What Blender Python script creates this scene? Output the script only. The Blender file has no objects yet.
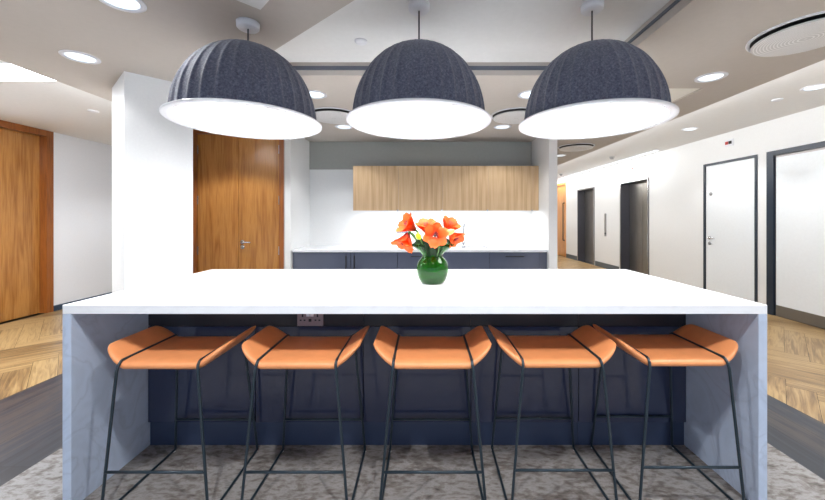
import bpy, bmesh, math, random
from math import pi, sin, cos, radians, sqrt
from mathutils import Vector, Matrix, Quaternion
random.seed(7)
SC = bpy.context.scene
COL = SC.collection
ORG = {}

# ------------------------------------------------------------------ materials
def new_mat(name):
    m = bpy.data.materials.new(name); m.use_nodes = True
    nt = m.node_tree; b = nt.nodes['Principled BSDF']
    return m, nt, b
def N(nt, t, **kw):
    n = nt.nodes.new(t)
    for k, v in kw.items():
        if hasattr(n, k): setattr(n, k, v)
        else: n.inputs[k].default_value = v
    return n
def ramp(nt, stops):
    r = nt.nodes.new('ShaderNodeValToRGB'); e = r.color_ramp.elements
    while len(e) < len(stops): e.new(0.5)
    for i, (p, c) in enumerate(stops):
        e[i].position = p; e[i].color = (c[0], c[1], c[2], 1)
    return r
def srgb(r, g, b):
    f = lambda v: (v/255/12.92) if v/255 <= .04045 else ((v/255+.055)/1.055)**2.4
    return (f(r), f(g), f(b))
def setb(b, col=None, rough=.5, metal=0, coat=0, coat_rough=.05, spec=.5):
    if col: b.inputs['Base Color'].default_value = (*col, 1)
    b.inputs['Roughness'].default_value = rough; b.inputs['Metallic'].default_value = metal
    b.inputs['Coat Weight'].default_value = coat; b.inputs['Coat Roughness'].default_value = coat_rough
    b.inputs['Specular IOR Level'].default_value = spec
def coords(nt, scale=(1, 1, 1), rot=(0, 0, 0), src='Object'):
    tc = nt.nodes.new('ShaderNodeTexCoord'); mp = nt.nodes.new('ShaderNodeMapping')
    mp.inputs['Scale'].default_value = scale; mp.inputs['Rotation'].default_value = rot
    nt.links.new(tc.outputs[src], mp.inputs['Vector']); return mp
def bump(nt, b, fac_socket, strength=.1, dist=.002):
    bp = nt.nodes.new('ShaderNodeBump'); bp.inputs['Strength'].default_value = strength; bp.inputs['Distance'].default_value = dist
    nt.links.new(fac_socket, bp.inputs['Height']); nt.links.new(bp.outputs['Normal'], b.inputs['Normal'])
def plain(name, col, rough=.5, metal=0, coat=0, noise=0, nscale=30, bmp=0):
    m, nt, b = new_mat(name); setb(b, col, rough, metal, coat)
    mp = coords(nt); n = N(nt, 'ShaderNodeTexNoise'); n.inputs['Scale'].default_value = nscale; n.inputs['Detail'].default_value = 4
    nt.links.new(mp.outputs[0], n.inputs['Vector'])
    k = max(noise, .015)
    r = ramp(nt, [(.3, tuple(c*(1-k) for c in col)), (.7, tuple(min(1, c*(1+k)) for c in col))])
    nt.links.new(n.outputs['Fac'], r.inputs['Fac']); nt.links.new(r.outputs['Color'], b.inputs['Base Color'])
    if bmp: bump(nt, b, n.outputs['Fac'], bmp)
    return m
def wood(name, stops, grain=(14, 14, .7), rough=.35, coat=.3, figure=.5, coat_rough=.1, big=(4.5, 4.5, .42)):
    """vertical grain along Z: fine streaks and wavy growth figure"""
    m, nt, b = new_mat(name); setb(b, None, rough, 0, coat, coat_rough)
    mp = coords(nt, big); n0 = N(nt, 'ShaderNodeTexNoise'); n0.inputs['Scale'].default_value = 1.6; n0.inputs['Detail'].default_value = 2; n0.inputs['Distortion'].default_value = .25
    nt.links.new(mp.outputs[0], n0.inputs['Vector'])
    mu = N(nt, 'ShaderNodeMath', operation='MULTIPLY'); mu.inputs[1].default_value = 7; nt.links.new(n0.outputs['Fac'], mu.inputs[0])
    fr = N(nt, 'ShaderNodeMath', operation='PINGPONG'); fr.inputs[1].default_value = 1; nt.links.new(mu.outputs[0], fr.inputs[0])
    mp2 = coords(nt, grain); n1 = N(nt, 'ShaderNodeTexNoise'); n1.inputs['Scale'].default_value = 5; n1.inputs['Detail'].default_value = 6
    nt.links.new(mp2.outputs[0], n1.inputs['Vector'])
    mx = N(nt, 'ShaderNodeMix', data_type='FLOAT'); mx.inputs[0].default_value = figure
    nt.links.new(n1.outputs['Fac'], mx.inputs[2]); nt.links.new(fr.outputs[0], mx.inputs[3])
    r = ramp(nt, stops); nt.links.new(mx.outputs[0], r.inputs['Fac']); nt.links.new(r.outputs['Color'], b.inputs['Base Color'])
    bump(nt, b, n1.outputs['Fac'], .03)
    return m
def plank_mat(name, stops, rough, coat=.0, grain=22):
    """planks with UV (u along the board in metres) and a per-board random tone"""
    m, nt, b = new_mat(name); setb(b, None, rough, 0, coat)
    uv = N(nt, 'ShaderNodeUVMap'); uv.uv_map = 'UVMap'
    mp = N(nt, 'ShaderNodeMapping'); mp.inputs['Scale'].default_value = (1.3, grain, 1); nt.links.new(uv.outputs[0], mp.inputs['Vector'])
    n = N(nt, 'ShaderNodeTexNoise'); n.inputs['Scale'].default_value = 1.5; n.inputs['Detail'].default_value = 6; n.inputs['Distortion'].default_value = 1.2
    nt.links.new(mp.outputs[0], n.inputs['Vector'])
    at = N(nt, 'ShaderNodeAttribute'); at.attribute_name = 'tone'
    mx = N(nt, 'ShaderNodeMix', data_type='FLOAT'); mx.inputs[0].default_value = .32
    nt.links.new(n.outputs['Fac'], mx.inputs[2]); nt.links.new(at.outputs['Fac'], mx.inputs[3])
    r = ramp(nt, stops); nt.links.new(mx.outputs[0], r.inputs['Fac']); nt.links.new(r.outputs['Color'], b.inputs['Base Color'])
    bump(nt, b, n.outputs['Fac'], .05)
    return m
def marble(name, base, vein, amount=.5):
    m, nt, b = new_mat(name); setb(b, None, .25, 0, .15)
    mp = coords(nt, (1, 1, 1), (.4, .3, .5)); n = N(nt, 'ShaderNodeTexNoise'); n.inputs['Scale'].default_value = 3.0; n.inputs['Detail'].default_value = 8; n.inputs['Distortion'].default_value = 1.8
    nt.links.new(mp.outputs[0], n.inputs['Vector'])
    w = N(nt, 'ShaderNodeMath', operation='SUBTRACT'); w.inputs[1].default_value = .5; nt.links.new(n.outputs['Fac'], w.inputs[0])
    a = N(nt, 'ShaderNodeMath', operation='ABSOLUTE'); nt.links.new(w.outputs[0], a.inputs[0])
    amount *= .55; mid = tuple(vein[i]*amount+base[i]*(1-amount) for i in range(3))
    hz = tuple(mid[i]*.3+base[i]*.7 for i in range(3))
    r = ramp(nt, [(0, mid), (.03, hz), (.07, base), (.16, tuple(c*.93 for c in base)), (.3, base)]); nt.links.new(a.outputs[0], r.inputs['Fac'])
    nt.links.new(r.outputs['Color'], b.inputs['Base Color'])
    return m
def emis(name, col, strength):
    m, nt, b = new_mat(name); setb(b, col, .5)
    b.inputs['Emission Color'].default_value = (*col, 1); b.inputs['Emission Strength'].default_value = strength
    return m

M = {}
M['wall'] = plain('white_paint', srgb(236, 237, 237), .6, noise=.01, nscale=60, bmp=.02)
M['wall_left'] = plain('cool_white_paint', srgb(240, 243, 249), .6, noise=.01, nscale=60)
M['ceiling'] = plain('taupe_ceiling_paint', srgb(197, 189, 181), .8, noise=.01)
M['ceiling_white'] = plain('white_ceiling_paint', srgb(236, 236, 235), .8, noise=.01)
M['bulkhead'] = plain('dark_green_grey_paint', srgb(166, 169, 165), .5, noise=.02)
M['slot'] = plain('dark_slot_metal', srgb(92, 97, 108), .5)
M['marble'] = marble('veined_marble', srgb(190, 204, 226), srgb(130, 138, 158), .42)
M['quartz'] = marble('white_quartz', srgb(236, 239, 243), srgb(224, 226, 230), .15)
M['navy'] = plain('gloss_navy_laminate', srgb(50, 57, 82), .12, coat=.4)
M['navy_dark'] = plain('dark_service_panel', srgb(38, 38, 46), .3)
M['plinth'] = plain('navy_plinth', srgb(52, 64, 90), .35)
M['cab_grey'] = plain('gloss_grey_blue_laminate', srgb(92, 98, 116), .1, coat=.5)
M['door_wood'] = wood('walnut_veneer', [(.2, srgb(138, 86, 38)), (.45, srgb(172, 116, 56)), (.62, srgb(188, 132, 68)), (.85, srgb(154, 99, 45))], rough=.22, coat=.5, figure=.26, coat_rough=.12)
M['frame_wood'] = wood('walnut_frame', [(.2, srgb(110, 58, 20)), (.6, srgb(158, 92, 38)), (.9, srgb(128, 68, 28))], grain=(20, 20, .9), rough=.3, coat=.3, figure=.2)
M['far_wood'] = wood('amber_veneer', [(.2, srgb(196, 120, 40)), (.6, srgb(226, 156, 70)), (.9, srgb(205, 130, 48))], rough=.3, figure=.3)
M['oak'] = wood('pale_oak_veneer', [(.25, srgb(192, 154, 112)), (.45, srgb(212, 178, 136)), (.62, srgb(222, 192, 152)), (.85, srgb(202, 166, 124))], grain=(9, 9, .35), rough=.45, coat=0, figure=.12, big=(5, 5, .25))
M['herring'] = plank_mat('oak_herringbone', [(.28, srgb(96, 74, 48)), (.42, srgb(140, 112, 74)), (.54, srgb(172, 144, 100)), (.72, srgb(124, 97, 62))], .35)
M['dark_plank'] = plank_mat('dark_stained_plank', [(.3, srgb(24, 27, 36)), (.44, srgb(38, 43, 54)), (.56, srgb(66, 58, 56)), (.7, srgb(32, 35, 45))], .42, grain=14)
M['leather'] = plain('tan_leather', srgb(232, 152, 98), .38, noise=.05, nscale=18, bmp=.05, coat=.08)
M['rod'] = plain('blue_black_steel', srgb(44, 58, 68), .32, metal=.35)
M['white_plastic'] = plain('white_plastic', srgb(232, 233, 238), .4)
M['grey_plastic'] = plain('grey_plastic', srgb(150, 150, 150), .5)
M['black'] = plain('black_plastic', srgb(20, 20, 22), .5)
M['red'] = plain('red_plastic', srgb(190, 50, 40), .5)
M['steel'] = plain('satin_steel', srgb(190, 190, 192), .25, metal=1)
M['socket_metal'] = plain('brushed_socket_plate', srgb(150, 134, 138), .45, metal=.5)
M['cable'] = plain('grey_cable', srgb(70, 72, 78), .5)
M['navy_frame'] = plain('navy_painted_frame', srgb(24, 38, 54), .35)
M['white_door'] = plain('white_laminate_door', srgb(238, 243, 247), .3)
M['jamb'] = plain('pale_jamb_paint', srgb(205, 200, 200), .5)
M['kick'] = plain('grey_kick_plate', srgb(112, 106, 98), .4, metal=.3)
M['skirt'] = plain('dark_grey_skirting', srgb(84, 92, 98), .5)
M['skirt_l'] = plain('navy_skirting', srgb(48, 68, 90), .5)
M['panel_lamp'] = emis('light_panel', (.96, .98, 1), 6)
def lens():
    m, nt, b = new_mat('downlight_lens'); setb(b, (.8, .9, 1), .3)
    mp = coords(nt); v = N(nt, 'ShaderNodeTexVoronoi'); v.inputs['Scale'].default_value = 42; nt.links.new(mp.outputs[0], v.inputs['Vector'])
    r = ramp(nt, [(0, (1, 1, 1)), (.35, (.9, .97, 1)), (.75, (.42, .62, .82))]); nt.links.new(v.outputs['Distance'], r.inputs['Fac'])
    nt.links.new(r.outputs['Color'], b.inputs['Emission Color']); b.inputs['Emission Strength'].default_value = 1.25; return m
M['downlight'] = lens()
M['pendant_disc'] = emis('pendant_diffuser', (1, 1, 1), 9)
M['led'] = emis('led_strip', (.97, .98, 1), 12)
M['bloom'] = None

def felt():
    m, nt, b = new_mat('blue_grey_felt'); setb(b, None, .85, spec=.35)
    mp = coords(nt); n = N(nt, 'ShaderNodeTexNoise'); n.inputs['Scale'].default_value = 95; n.inputs['Detail'].default_value = 8; n.inputs['Roughness'].default_value = .75
    nt.links.new(mp.outputs[0], n.inputs['Vector'])
    r = ramp(nt, [(.32, srgb(60, 64, 80)), (.5, srgb(88, 92, 110)), (.68, srgb(124, 128, 144))]); nt.links.new(n.outputs['Fac'], r.inputs['Fac'])
    nt.links.new(r.outputs['Color'], b.inputs['Base Color']); bump(nt, b, n.outputs['Fac'], .35, .003)
    b.inputs['Sheen Weight'].default_value = .25
    return m
M['felt'] = felt()
def steel_brushed():
    m, nt, b = new_mat('brushed_lift_steel'); setb(b, None, .3, .9)
    mp = coords(nt, (60, 60, .6)); n = N(nt, 'ShaderNodeTexNoise'); n.inputs['Scale'].default_value = 3
    nt.links.new(mp.outputs[0], n.inputs['Vector'])
    r = ramp(nt, [(.3, srgb(140, 136, 130)), (.7, srgb(172, 168, 160))]); nt.links.new(n.outputs['Fac'], r.inputs['Fac'])
    nt.links.new(r.outputs['Color'], b.inputs['Base Color'])
    return m
M['lift'] = steel_brushed()
M['lift_dark'] = plain('dark_lift_reveal_steel', srgb(100, 100, 108), .4, metal=.8)
def carpet():
    m, nt, b = new_mat('worn_grey_floor'); setb(b, None, .75)
    mp = coords(nt, (1.1, 1.6, 1), (0, 0, .6)); n = N(nt, 'ShaderNodeTexNoise'); n.inputs['Scale'].default_value = 5; n.inputs['Detail'].default_value = 12; n.inputs['Roughness'].default_value = .76; n.inputs['Distortion'].default_value = .8
    nt.links.new(mp.outputs[0], n.inputs['Vector'])
    mp2 = coords(nt, (1, 2.2, 1), (0, 0, .5)); n2 = N(nt, 'ShaderNodeTexNoise'); n2.inputs['Scale'].default_value = 18; n2.inputs['Detail'].default_value = 6
    nt.links.new(mp2.outputs[0], n2.inputs['Vector'])
    mx = N(nt, 'ShaderNodeMix', data_type='FLOAT'); mx.inputs[0].default_value = .45
    nt.links.new(n.outputs['Fac'], mx.inputs[2]); nt.links.new(n2.outputs['Fac'], mx.inputs[3])
    r = ramp(nt, [(.36, srgb(72, 66, 64)), (.45, srgb(114, 108, 104)), (.54, srgb(148, 146, 145)), (.64, srgb(112, 106, 102))]); nt.links.new(mx.outputs[0], r.inputs['Fac'])
    nt.links.new(r.outputs['Color'], b.inputs['Base Color']); bump(nt, b, n2.outputs['Fac'], .2)
    return m
M['carpet'] = carpet()
def perforated():
    m, nt, b = new_mat('perforated_white_metal'); setb(b, None, .5)
    tc = N(nt, 'ShaderNodeTexCoord'); ln = N(nt, 'ShaderNodeVectorMath', operation='LENGTH'); nt.links.new(tc.outputs['Object'], ln.inputs[0])
    mu = N(nt, 'ShaderNodeMath', operation='MULTIPLY'); mu.inputs[1].default_value = 420; nt.links.new(ln.outputs['Value'], mu.inputs[0])
    si = N(nt, 'ShaderNodeMath', operation='SINE'); nt.links.new(mu.outputs[0], si.inputs[0])
    r = ramp(nt, [(.2, srgb(220, 220, 220)), (.6, srgb(248, 248, 248))]); nt.links.new(si.outputs[0], r.inputs['Fac'])
    nt.links.new(r.outputs['Color'], b.inputs['Base Color'])
    return m
M['perf'] = perforated()
def glass_green():
    m, nt, b = new_mat('green_glass'); setb(b, srgb(26, 118, 14), .04, coat=.3)
    b.inputs['Transmission Weight'].default_value = .75; b.inputs['IOR'].default_value = 1.3
    return m
M['glass'] = glass_green()
M['water'] = plain('vase_water_stems', srgb(22, 66, 14), .3)
def petal_mat():
    m, nt, b = new_mat('orange_petal'); setb(b, None, .5)
    at = N(nt, 'ShaderNodeAttribute'); at.attribute_name = 'along'
    r = ramp(nt, [(0, srgb(150, 60, 60)), (.22, srgb(220, 70, 36)), (.5, srgb(246, 92, 18)), (1, srgb(250, 120, 42))])
    nt.links.new(at.outputs['Fac'], r.inputs['Fac']); nt.links.new(r.outputs['Color'], b.inputs['Base Color'])
    b.inputs['Subsurface Weight'].default_value = .15; b.inputs['Subsurface Radius'].default_value = (.02, .008, .004)
    return m
M['petal'] = petal_mat()
M['bud'] = plain('lime_bud', srgb(186, 204, 30), .5)
M['bud_orange'] = plain('pale_orange_bud', srgb(250, 165, 95), .5)
M['leaf'] = plain('dark_leaf', srgb(24, 58, 22), .5, noise=.3, nscale=25)
M['stem'] = plain('green_stem', srgb(70, 120, 50), .4, noise=.2)
M['stamen'] = plain('stamen_dark', srgb(95, 30, 60), .5)

# ------------------------------------------------------------------ mesh helpers
def B(): return bmesh.new()
def box(bm, x0, x1, y0, y1, z0, z1, bev=0):
    vs = [bm.verts.new(p) for p in ((x0, y0, z0), (x1, y0, z0), (x1, y1, z0), (x0, y1, z0), (x0, y0, z1), (x1, y0, z1), (x1, y1, z1), (x0, y1, z1))]
    fs = [bm.faces.new([vs[i] for i in f]) for f in ((0, 3, 2, 1), (4, 5, 6, 7), (0, 1, 5, 4), (1, 2, 6, 5), (2, 3, 7, 6), (3, 0, 4, 7))]
    if bev:
        es = list({e for f in fs for e in f.edges})
        bmesh.ops.bevel(bm, geom=es, offset=bev, segments=2, affect='EDGES', profile=.5)
    return bm
def bx(*a, **k): return box(B(), *a, **k)
def prism(bm, pts, z0, z1):
    lo = [bm.verts.new((x, y, z0)) for x, y in pts]; hi = [bm.verts.new((x, y, z1)) for x, y in pts]
    n = len(pts); bm.faces.new(lo); bm.faces.new(hi)
    for i in range(n): bm.faces.new((lo[i], lo[(i+1) % n], hi[(i+1) % n], hi[i]))
    bmesh.ops.recalc_face_normals(bm, faces=bm.faces[:]); return bm
def lathe(bm, prof, c=(0, 0, 0), seg=48, axis='Z', rf=None):
    """prof: list of (r, h); rings around axis through c; rf(angle, k)->radius factor"""
    rings = []
    for k, (r, h) in enumerate(prof):
        ring = []
        if r < 1e-6:
            p = {'Z': (0, 0, h), 'Y': (0, h, 0), 'X': (h, 0, 0)}[axis]
            ring = [bm.verts.new(Vector(p)+Vector(c))]
        else:
            for i in range(seg):
                a = 2*pi*i/seg; rr = r*(rf(a, k) if rf else 1)
                p = {'Z': (rr*cos(a), rr*sin(a), h), 'Y': (rr*cos(a), h, rr*sin(a)), 'X': (h, rr*cos(a), rr*sin(a))}[axis]
                ring.append(bm.verts.new(Vector(p)+Vector(c)))
        rings.append(ring)
    for a, b in zip(rings, rings[1:]):
        if len(a) == 1 and len(b) == 1: continue
        for i in range(seg):
            j = (i+1) % seg
            if len(a) == 1: bm.faces.new((a[0], b[i], b[j]))
            elif len(b) == 1: bm.faces.new((a[i], a[j], b[0]))
            else: bm.faces.new((a[i], a[j], b[j], b[i]))
    bmesh.ops.recalc_face_normals(bm, faces=bm.faces[:]); return bm
def fillet(pts, r, n=4, closed=False):
    out = []; P = [Vector(p) for p in pts]; m = len(P)
    for i in range(m):
        if not closed and i in (0, m-1): out.append(P[i]); continue
        a, b, c = P[i-1], P[i], P[(i+1) % m]
        d1 = (a-b); d2 = (c-b); k = min(r, d1.length*.45, d2.length*.45)
        s, e = b+d1.normalized()*k, b+d2.normalized()*k
        for q in range(n+1):
            t = q/n; out.append(s*(1-t)**2+b*2*t*(1-t)+e*t*t)
    return out
def tube(bm, pts, r, seg=10, closed=False, radii=None):
    P = [Vector(p) for p in pts]; n = len(P); rings = []
    def tan(i):
        if closed: return (P[(i+1) % n]-P[i-1]).normalized()
        return (P[min(i+1, n-1)]-P[max(i-1, 0)]).normalized()
    t0 = tan(0); up = Vector((0, 0, 1)) if abs(t0.z) < .9 else Vector((1, 0, 0))
    u = t0.cross(up).normalized()
    for i in range(n):
        t = tan(i); u = (u-t*u.dot(t)).normalized(); v = t.cross(u); rr = radii[i] if radii else r
        rings.append([bm.verts.new(P[i]+(u*cos(2*pi*k/seg)+v*sin(2*pi*k/seg))*rr) for k in range(seg)])
    if closed:
        best = min(range(seg), key=lambda s: (rings[-1][0].co-rings[0][s].co).length)
    for i in range(n if closed else n-1):
        a, b = rings[i], rings[(i+1) % n]; off = best if (closed and i == n-1) else 0
        for k in range(seg): bm.faces.new((a[k], a[(k+1) % seg], b[(k+1+off) % seg], b[(k+off) % seg]))
    if not closed:
        bm.faces.new(rings[0]); bm.faces.new(rings[-1])
    bmesh.ops.recalc_face_normals(bm, faces=bm.faces[:]); return bm
def mesh_obj(name, bm, m, smooth=False, origin=None):
    if origin: bmesh.ops.translate(bm, verts=bm.verts[:], vec=-Vector(origin))
    me = bpy.data.meshes.new(name); bm.to_mesh(me); bm.free()
    me.materials.append(m)
    if smooth:
        for p in me.polygons: p.use_smooth = True
    o = bpy.data.objects.new(name, me); COL.objects.link(o); return o
def part(name, bm, m, parent, smooth=False, label=None):
    """bmesh in world coordinates -> child of parent"""
    org = ORG[parent.name]; o = mesh_obj(name, bm, m, smooth, org); o.parent = parent; ORG[o.name] = org
    if label: o['label'] = label
    return o
def tag(o, label, cat, group=None):
    o['label'] = label; o['category'] = cat
    if group: o['group'] = group
def thing(name, loc, label, cat, group=None):
    o = bpy.data.objects.new(name, None); COL.objects.link(o); o.location = loc; o.empty_display_size = .1
    ORG[o.name] = Vector(loc); tag(o, label, cat, group); return o
def solo(name, bm, m, label, cat, group=None, smooth=False):
    xs = [v.co for v in bm.verts]
    org = Vector(((min(v.x for v in xs)+max(v.x for v in xs))/2, (min(v.y for v in xs)+max(v.y for v in xs))/2, min(v.z for v in xs)))
    o = mesh_obj(name, bm, m, smooth, org); o.location = org; ORG[o.name] = org; tag(o, label, cat, group); return o
def struct(name, bm, m, smooth=False):
    o = mesh_obj(name, bm, m, smooth); o['kind'] = 'structure'; ORG[o.name] = Vector((0, 0, 0)); return o
def struct_root(name, loc):
    o = bpy.data.objects.new(name, None); COL.objects.link(o); o.location = loc; o['kind'] = 'structure'; ORG[o.name] = Vector(loc); return o
def copy_thing(root, loc, label):
    r = root.copy(); COL.objects.link(r); r.location = loc; r['label'] = label; ORG[r.name] = Vector(loc)
    for ch in list(root.children):
        c = ch.copy(); COL.objects.link(c); c.parent = r
        for g in list(ch.children):
            d = g.copy(); COL.objects.link(d); d.parent = c
    return r

# ------------------------------------------------------------------ dimensions (metres; camera stands at the origin, looks along +Y)
EYE = 1.298
ZL, ZR, ZH, ZC = 2.378, 2.493, 2.613, 2.478      # lower, left, right, coffer ceiling heights
XL, XR = -5.17, 4.656
YB, YF = -3.4, 13.2

# ------------------------------------------------------------------ floor
def plank_object(name, rects, m, clip):
    """rects: (cx, cy, length, width, angle); clip: list of (co, normal) keep the side against the normal"""
    bm = B(); uvl = bm.loops.layers.uv.new('UVMap'); tone = bm.faces.layers.float.new('tone')
    g = .0012
    for cx, cy, L, W, a in rects:
        ca, sa = cos(a), sin(a); t = random.random(); ou, ov = random.random()*20, random.random()*20
        q = [(-L/2+g, -W/2+g), (L/2-g, -W/2+g), (L/2-g, W/2-g), (-L/2+g, W/2-g)]
        vs = [bm.verts.new((cx+x*ca-y*sa, cy+x*sa+y*ca, 0)) for x, y in q]
        f = bm.faces.new(vs); f[tone] = t
        for lp, (x, y) in zip(f.loops, q): lp[uvl].uv = (x+ou, y+ov)
    for co, no in clip:
        bmesh.ops.bisect_plane(bm, geom=bm.verts[:]+bm.edges[:]+bm.faces[:], plane_co=co, plane_no=no, clear_outer=True)
    bmesh.ops.recalc_face_normals(bm, faces=bm.faces[:])
    for f in bm.faces:
        if f.normal.z < 0: f.normal_flip()
    return struct(name, bm, m)
def herring(x0, x1, y0, y1, W=.16, n=6):
    L = W*n; out = []; c0 = Vector(((x0+x1)/2, (y0+y1)/2)); R = max(x1-x0, y1-y0)*.75+L
    for k in range(-140, 141):
        for m_ in range(-14, 15):
            ox, oy = k*W+m_*L, k*W-m_*L
            for (cx, cy, ang) in ((ox+L/2, oy+W/2, 0), (ox+W/2, oy+W+L/2, pi/2)):
                X = cx*cos(pi/4)-cy*sin(pi/4)+c0.x; Y = cx*sin(pi/4)+cy*cos(pi/4)+c0.y
                if x0-L < X < x1+L and y0-L < Y < y1+L: out.append((X, Y, L, W, ang+pi/4))
    return out
DL, DR = -3.03, 2.52      # outer edges of the dark bands
CL, CR = -2.054, 1.978    # edges of the grey area
for a, b in ((XL, DL), (DR, XR)):
    plank_object('floor', herring(a, b, YB, YF), M['herring'], [((b, 0, 0), (1, 0, 0)), ((a, 0, 0), (-1, 0, 0)), ((0, YB, 0), (0, -1, 0)), ((0, YF, 0), (0, 1, 0))])
for a, b, n in ((DL, CL, 5), (CR, DR, 3)):
    w = (b-a)/n; rs = []
    for i in range(n):
        y = YB-random.random()
        while y < YF: rs.append((a+w*(i+.5), y+.9, 1.8, w, pi/2)); y += 1.8
    plank_object('floor', rs, M['dark_plank'], [((0, YB, 0), (0, -1, 0)), ((0, YF, 0), (0, 1, 0))])
struct('floor', bx(CL, CR, YB, YF, -.02, 0), M['carpet'])
struct('floor', bx(XL-.3, XR+.3, YB-.2, YF+.2, -.12, -.021), M['black'])

# ------------------------------------------------------------------ walls
def wall_x(name, x0, x1, y0, y1, z1, holes, m, z0=-.1):
    """wall parallel to the Y axis with rectangular holes (ya, yb, za, zb)"""
    bm = B(); y = y0
    for ya, yb, za, zb in sorted(holes):
        if ya > y: box(bm, x0, x1, y, ya, z0, z1)
        if za > 0: box(bm, x0, x1, ya, yb, z0, za)
        if zb < z1: box(bm, x0, x1, ya, yb, zb, z1)
        y = yb
    box(bm, x0, x1, y, y1, z0, z1); return struct(name, bm, m)
LD = (3.80, 4.93, 0, ZR)                # left wood door opening, full height
wall_x('wall_left', XL-.2, XL, YB, 7.6, 2.75, [LD], M['wall_left'])
struct('wall_left', bx(XL-.25, XL-.205, 3.6, 5.1, -.1, 2.75), M['wall'])
D3 = (4.968, 5.925, 0, 2.187); D4 = (3.66, 4.827, 0, 2.193)
E1 = (7.27*1.0143, 8.34*1.0143, 0, 2.15); E2 = (9.61*1.0143, 10.67*1.0143, 0, 2.16); D5 = (11.72, 12.75, 0, 2.5)
wall_x('wall_right', XR, XR+.34, YB, YF, 2.75, [D3, D4, E1, E2, D5], M['wall'])
struct('wall_right', bx(XR+.345, XR+.4, YB, YF, -.1, 2.75), M['wall'])
struct('wall_back', bx(1.611, XR+.34, YF, YF+.1, -.1, 2.75), M['wall'])
struct('wall_back', bx(XL-.2, -2.95, 7.6, 7.7, -.1, 2.75), M['wall'])
# central core: partition ends either side of the kitchen alcove, alcove back
AX0, AX1, AYF, AYB = -1.636, 1.508, 4.32, 5.037
bm = B(); box(bm, AX1, 1.611, AYF, YF, 0, ZL+.3); struct('wall_right_pier', bm, M['wall']).name = 'wall_alcove_right'
struct('wall_alcove_left', bx(-1.704, AX0, AYF, AYB+.1, 0, ZL+.3), M['wall'])
struct('wall_alcove_back', bx(AX0, AX1, AYB, AYB+.1, 0, ZL+.3), M['wall'])
struct('trim_1', bx(AX0, AX1, AYB-.012, AYB, 1.986, ZL), M['bulkhead'])
struct('wall_behind_doors', bx(-2.95, -1.704, AYF+.16, AYF+.26, 0, ZL+.3), M['wall'])
# angled pier left of the double doors
struct('wall_pier', prism(B(), [(-2.211, 2.608), (-1.903, 2.912), (-2.832, 4.32), (-2.832, 4.55), (-2.95, 7.65), (-2.98, 7.65), (-2.98, 4.3), (-2.6, 2.949)], 0, 2.6), M['wall'])
# wall behind the camera with three daylight windows
wb = B(); WIN = [(-4.2, -1.9), (-1.3, 1.0), (1.6, 3.9)]
x = XL-.2
for a, b in WIN:
    box(wb, x, a, YB-.2, YB, -.1, 2.75); box(wb, a, b, YB-.2, YB, -.1, .5); box(wb, a, b, YB-.2, YB, 2.25, 2.75); x = b
box(wb, x, XR+.4, YB-.2, YB, -.1, 2.75); struct('wall_window_side', wb, M['wall'])
for k, (a, b) in enumerate(WIN):
    f = B(); c = (a+b)/2
    for u0, u1, z0, z1 in ((a, a+.05, .5, 2.25), (b-.05, b, .5, 2.25), (c-.025, c+.025, .5, 2.25), (a, b, .5, .55), (a, b, 2.2, 2.25)): box(f, u0, u1, YB-.12, YB-.06, z0, z1)
    struct('window_%d' % (k+1), f, M['white_plastic'])

# ------------------------------------------------------------------ ceilings
def ceiling_plate(name, outer, holes, z, ztop, m):
    bm = B(); eds = []
    for loop in [outer]+holes:
        vs = [bm.verts.new((x, y, z)) for x, y in loop]
        up = [bm.verts.new((x, y, ztop)) for x, y in loop]
        n = len(vs)
        for i in range(n): eds.append(bm.edges.new((vs[i], vs[(i+1) % n])))
        for i in range(n): bm.faces.new((vs[i], vs[(i+1) % n], up[(i+1) % n], up[i]))
    bmesh.ops.triangle_fill(bm, edges=eds, use_beauty=True, use_dissolve=False)
    bmesh.ops.recalc_face_normals(bm, faces=bm.faces[:])
    return struct(name, bm, m)
coffer = [(1.33, .329), (1.33, 2.69), (-1.442, 2.69)]
hatch = [(1.45, 2.96), (2.32, 2.96), (2.32, 4.1), (1.45, 4.1)]
CXL, CXR = -2.903, 2.725
ceiling_plate('ceiling', [(CXL, YB), (CXR, YB), (CXR, YF), (CXL, YF)], [coffer, hatch], ZL, 2.70, M['ceiling'])
struct('ceiling', bx(-1.6, 1.4, .2, 2.8, ZC, ZC+.03), M['ceiling_white'])
struct('ceiling', bx(1.4, 2.4, 2.9, 4.2, ZL+.012, ZL+.06), plain('cream_ceiling_panel', srgb(250, 248, 240), .8))
struct('ceiling', bx(XL-.2, CXL-.0, YB, 7.7, ZR, ZR+.1), M['ceiling_white'])
struct('ceiling', bx(CXR, XR+.4, YB-.2, YF+.1, ZH, ZH+.1), M['ceiling_white'])
struct('ceiling', bx(XL-.2, XR+.4, YB-.2, YF+.1, 2.75, 2.8), M['ceiling_white'])
struct('trim_2', bx(-1.40, 1.328, 2.682, 2.689, 2.418, 2.447), M['slot'])
struct('trim_3', bx(1.322, 1.329, .36, 2.68, 2.428, 2.447), M['slot'])
# skirtings
struct('baseboard_left', bx(XL, XL+.012, 4.94, 7.6, 0, .078), M['skirt_l'])
struct('baseboard_right', bx(XR-.010, XR, 5.93, E1[0]-.05, 0, .10), M['skirt'])
for a, b in ((E1[1]+.05, E2[0]-.05), (E2[1]+.05, D5[0]-.04), (12.8, YF)):
    struct('baseboard_right', bx(XR-.012, XR, a, b, 0, .13), M['skirt'])
struct('baseboard_left', bx(XL, XL+.012, YB, 3.78, 0, .078), M['skirt_l'])
struct('baseboard_right', bx(XR-.012, XR, YB, 3.55, 0, .13), M['skirt'])

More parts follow.
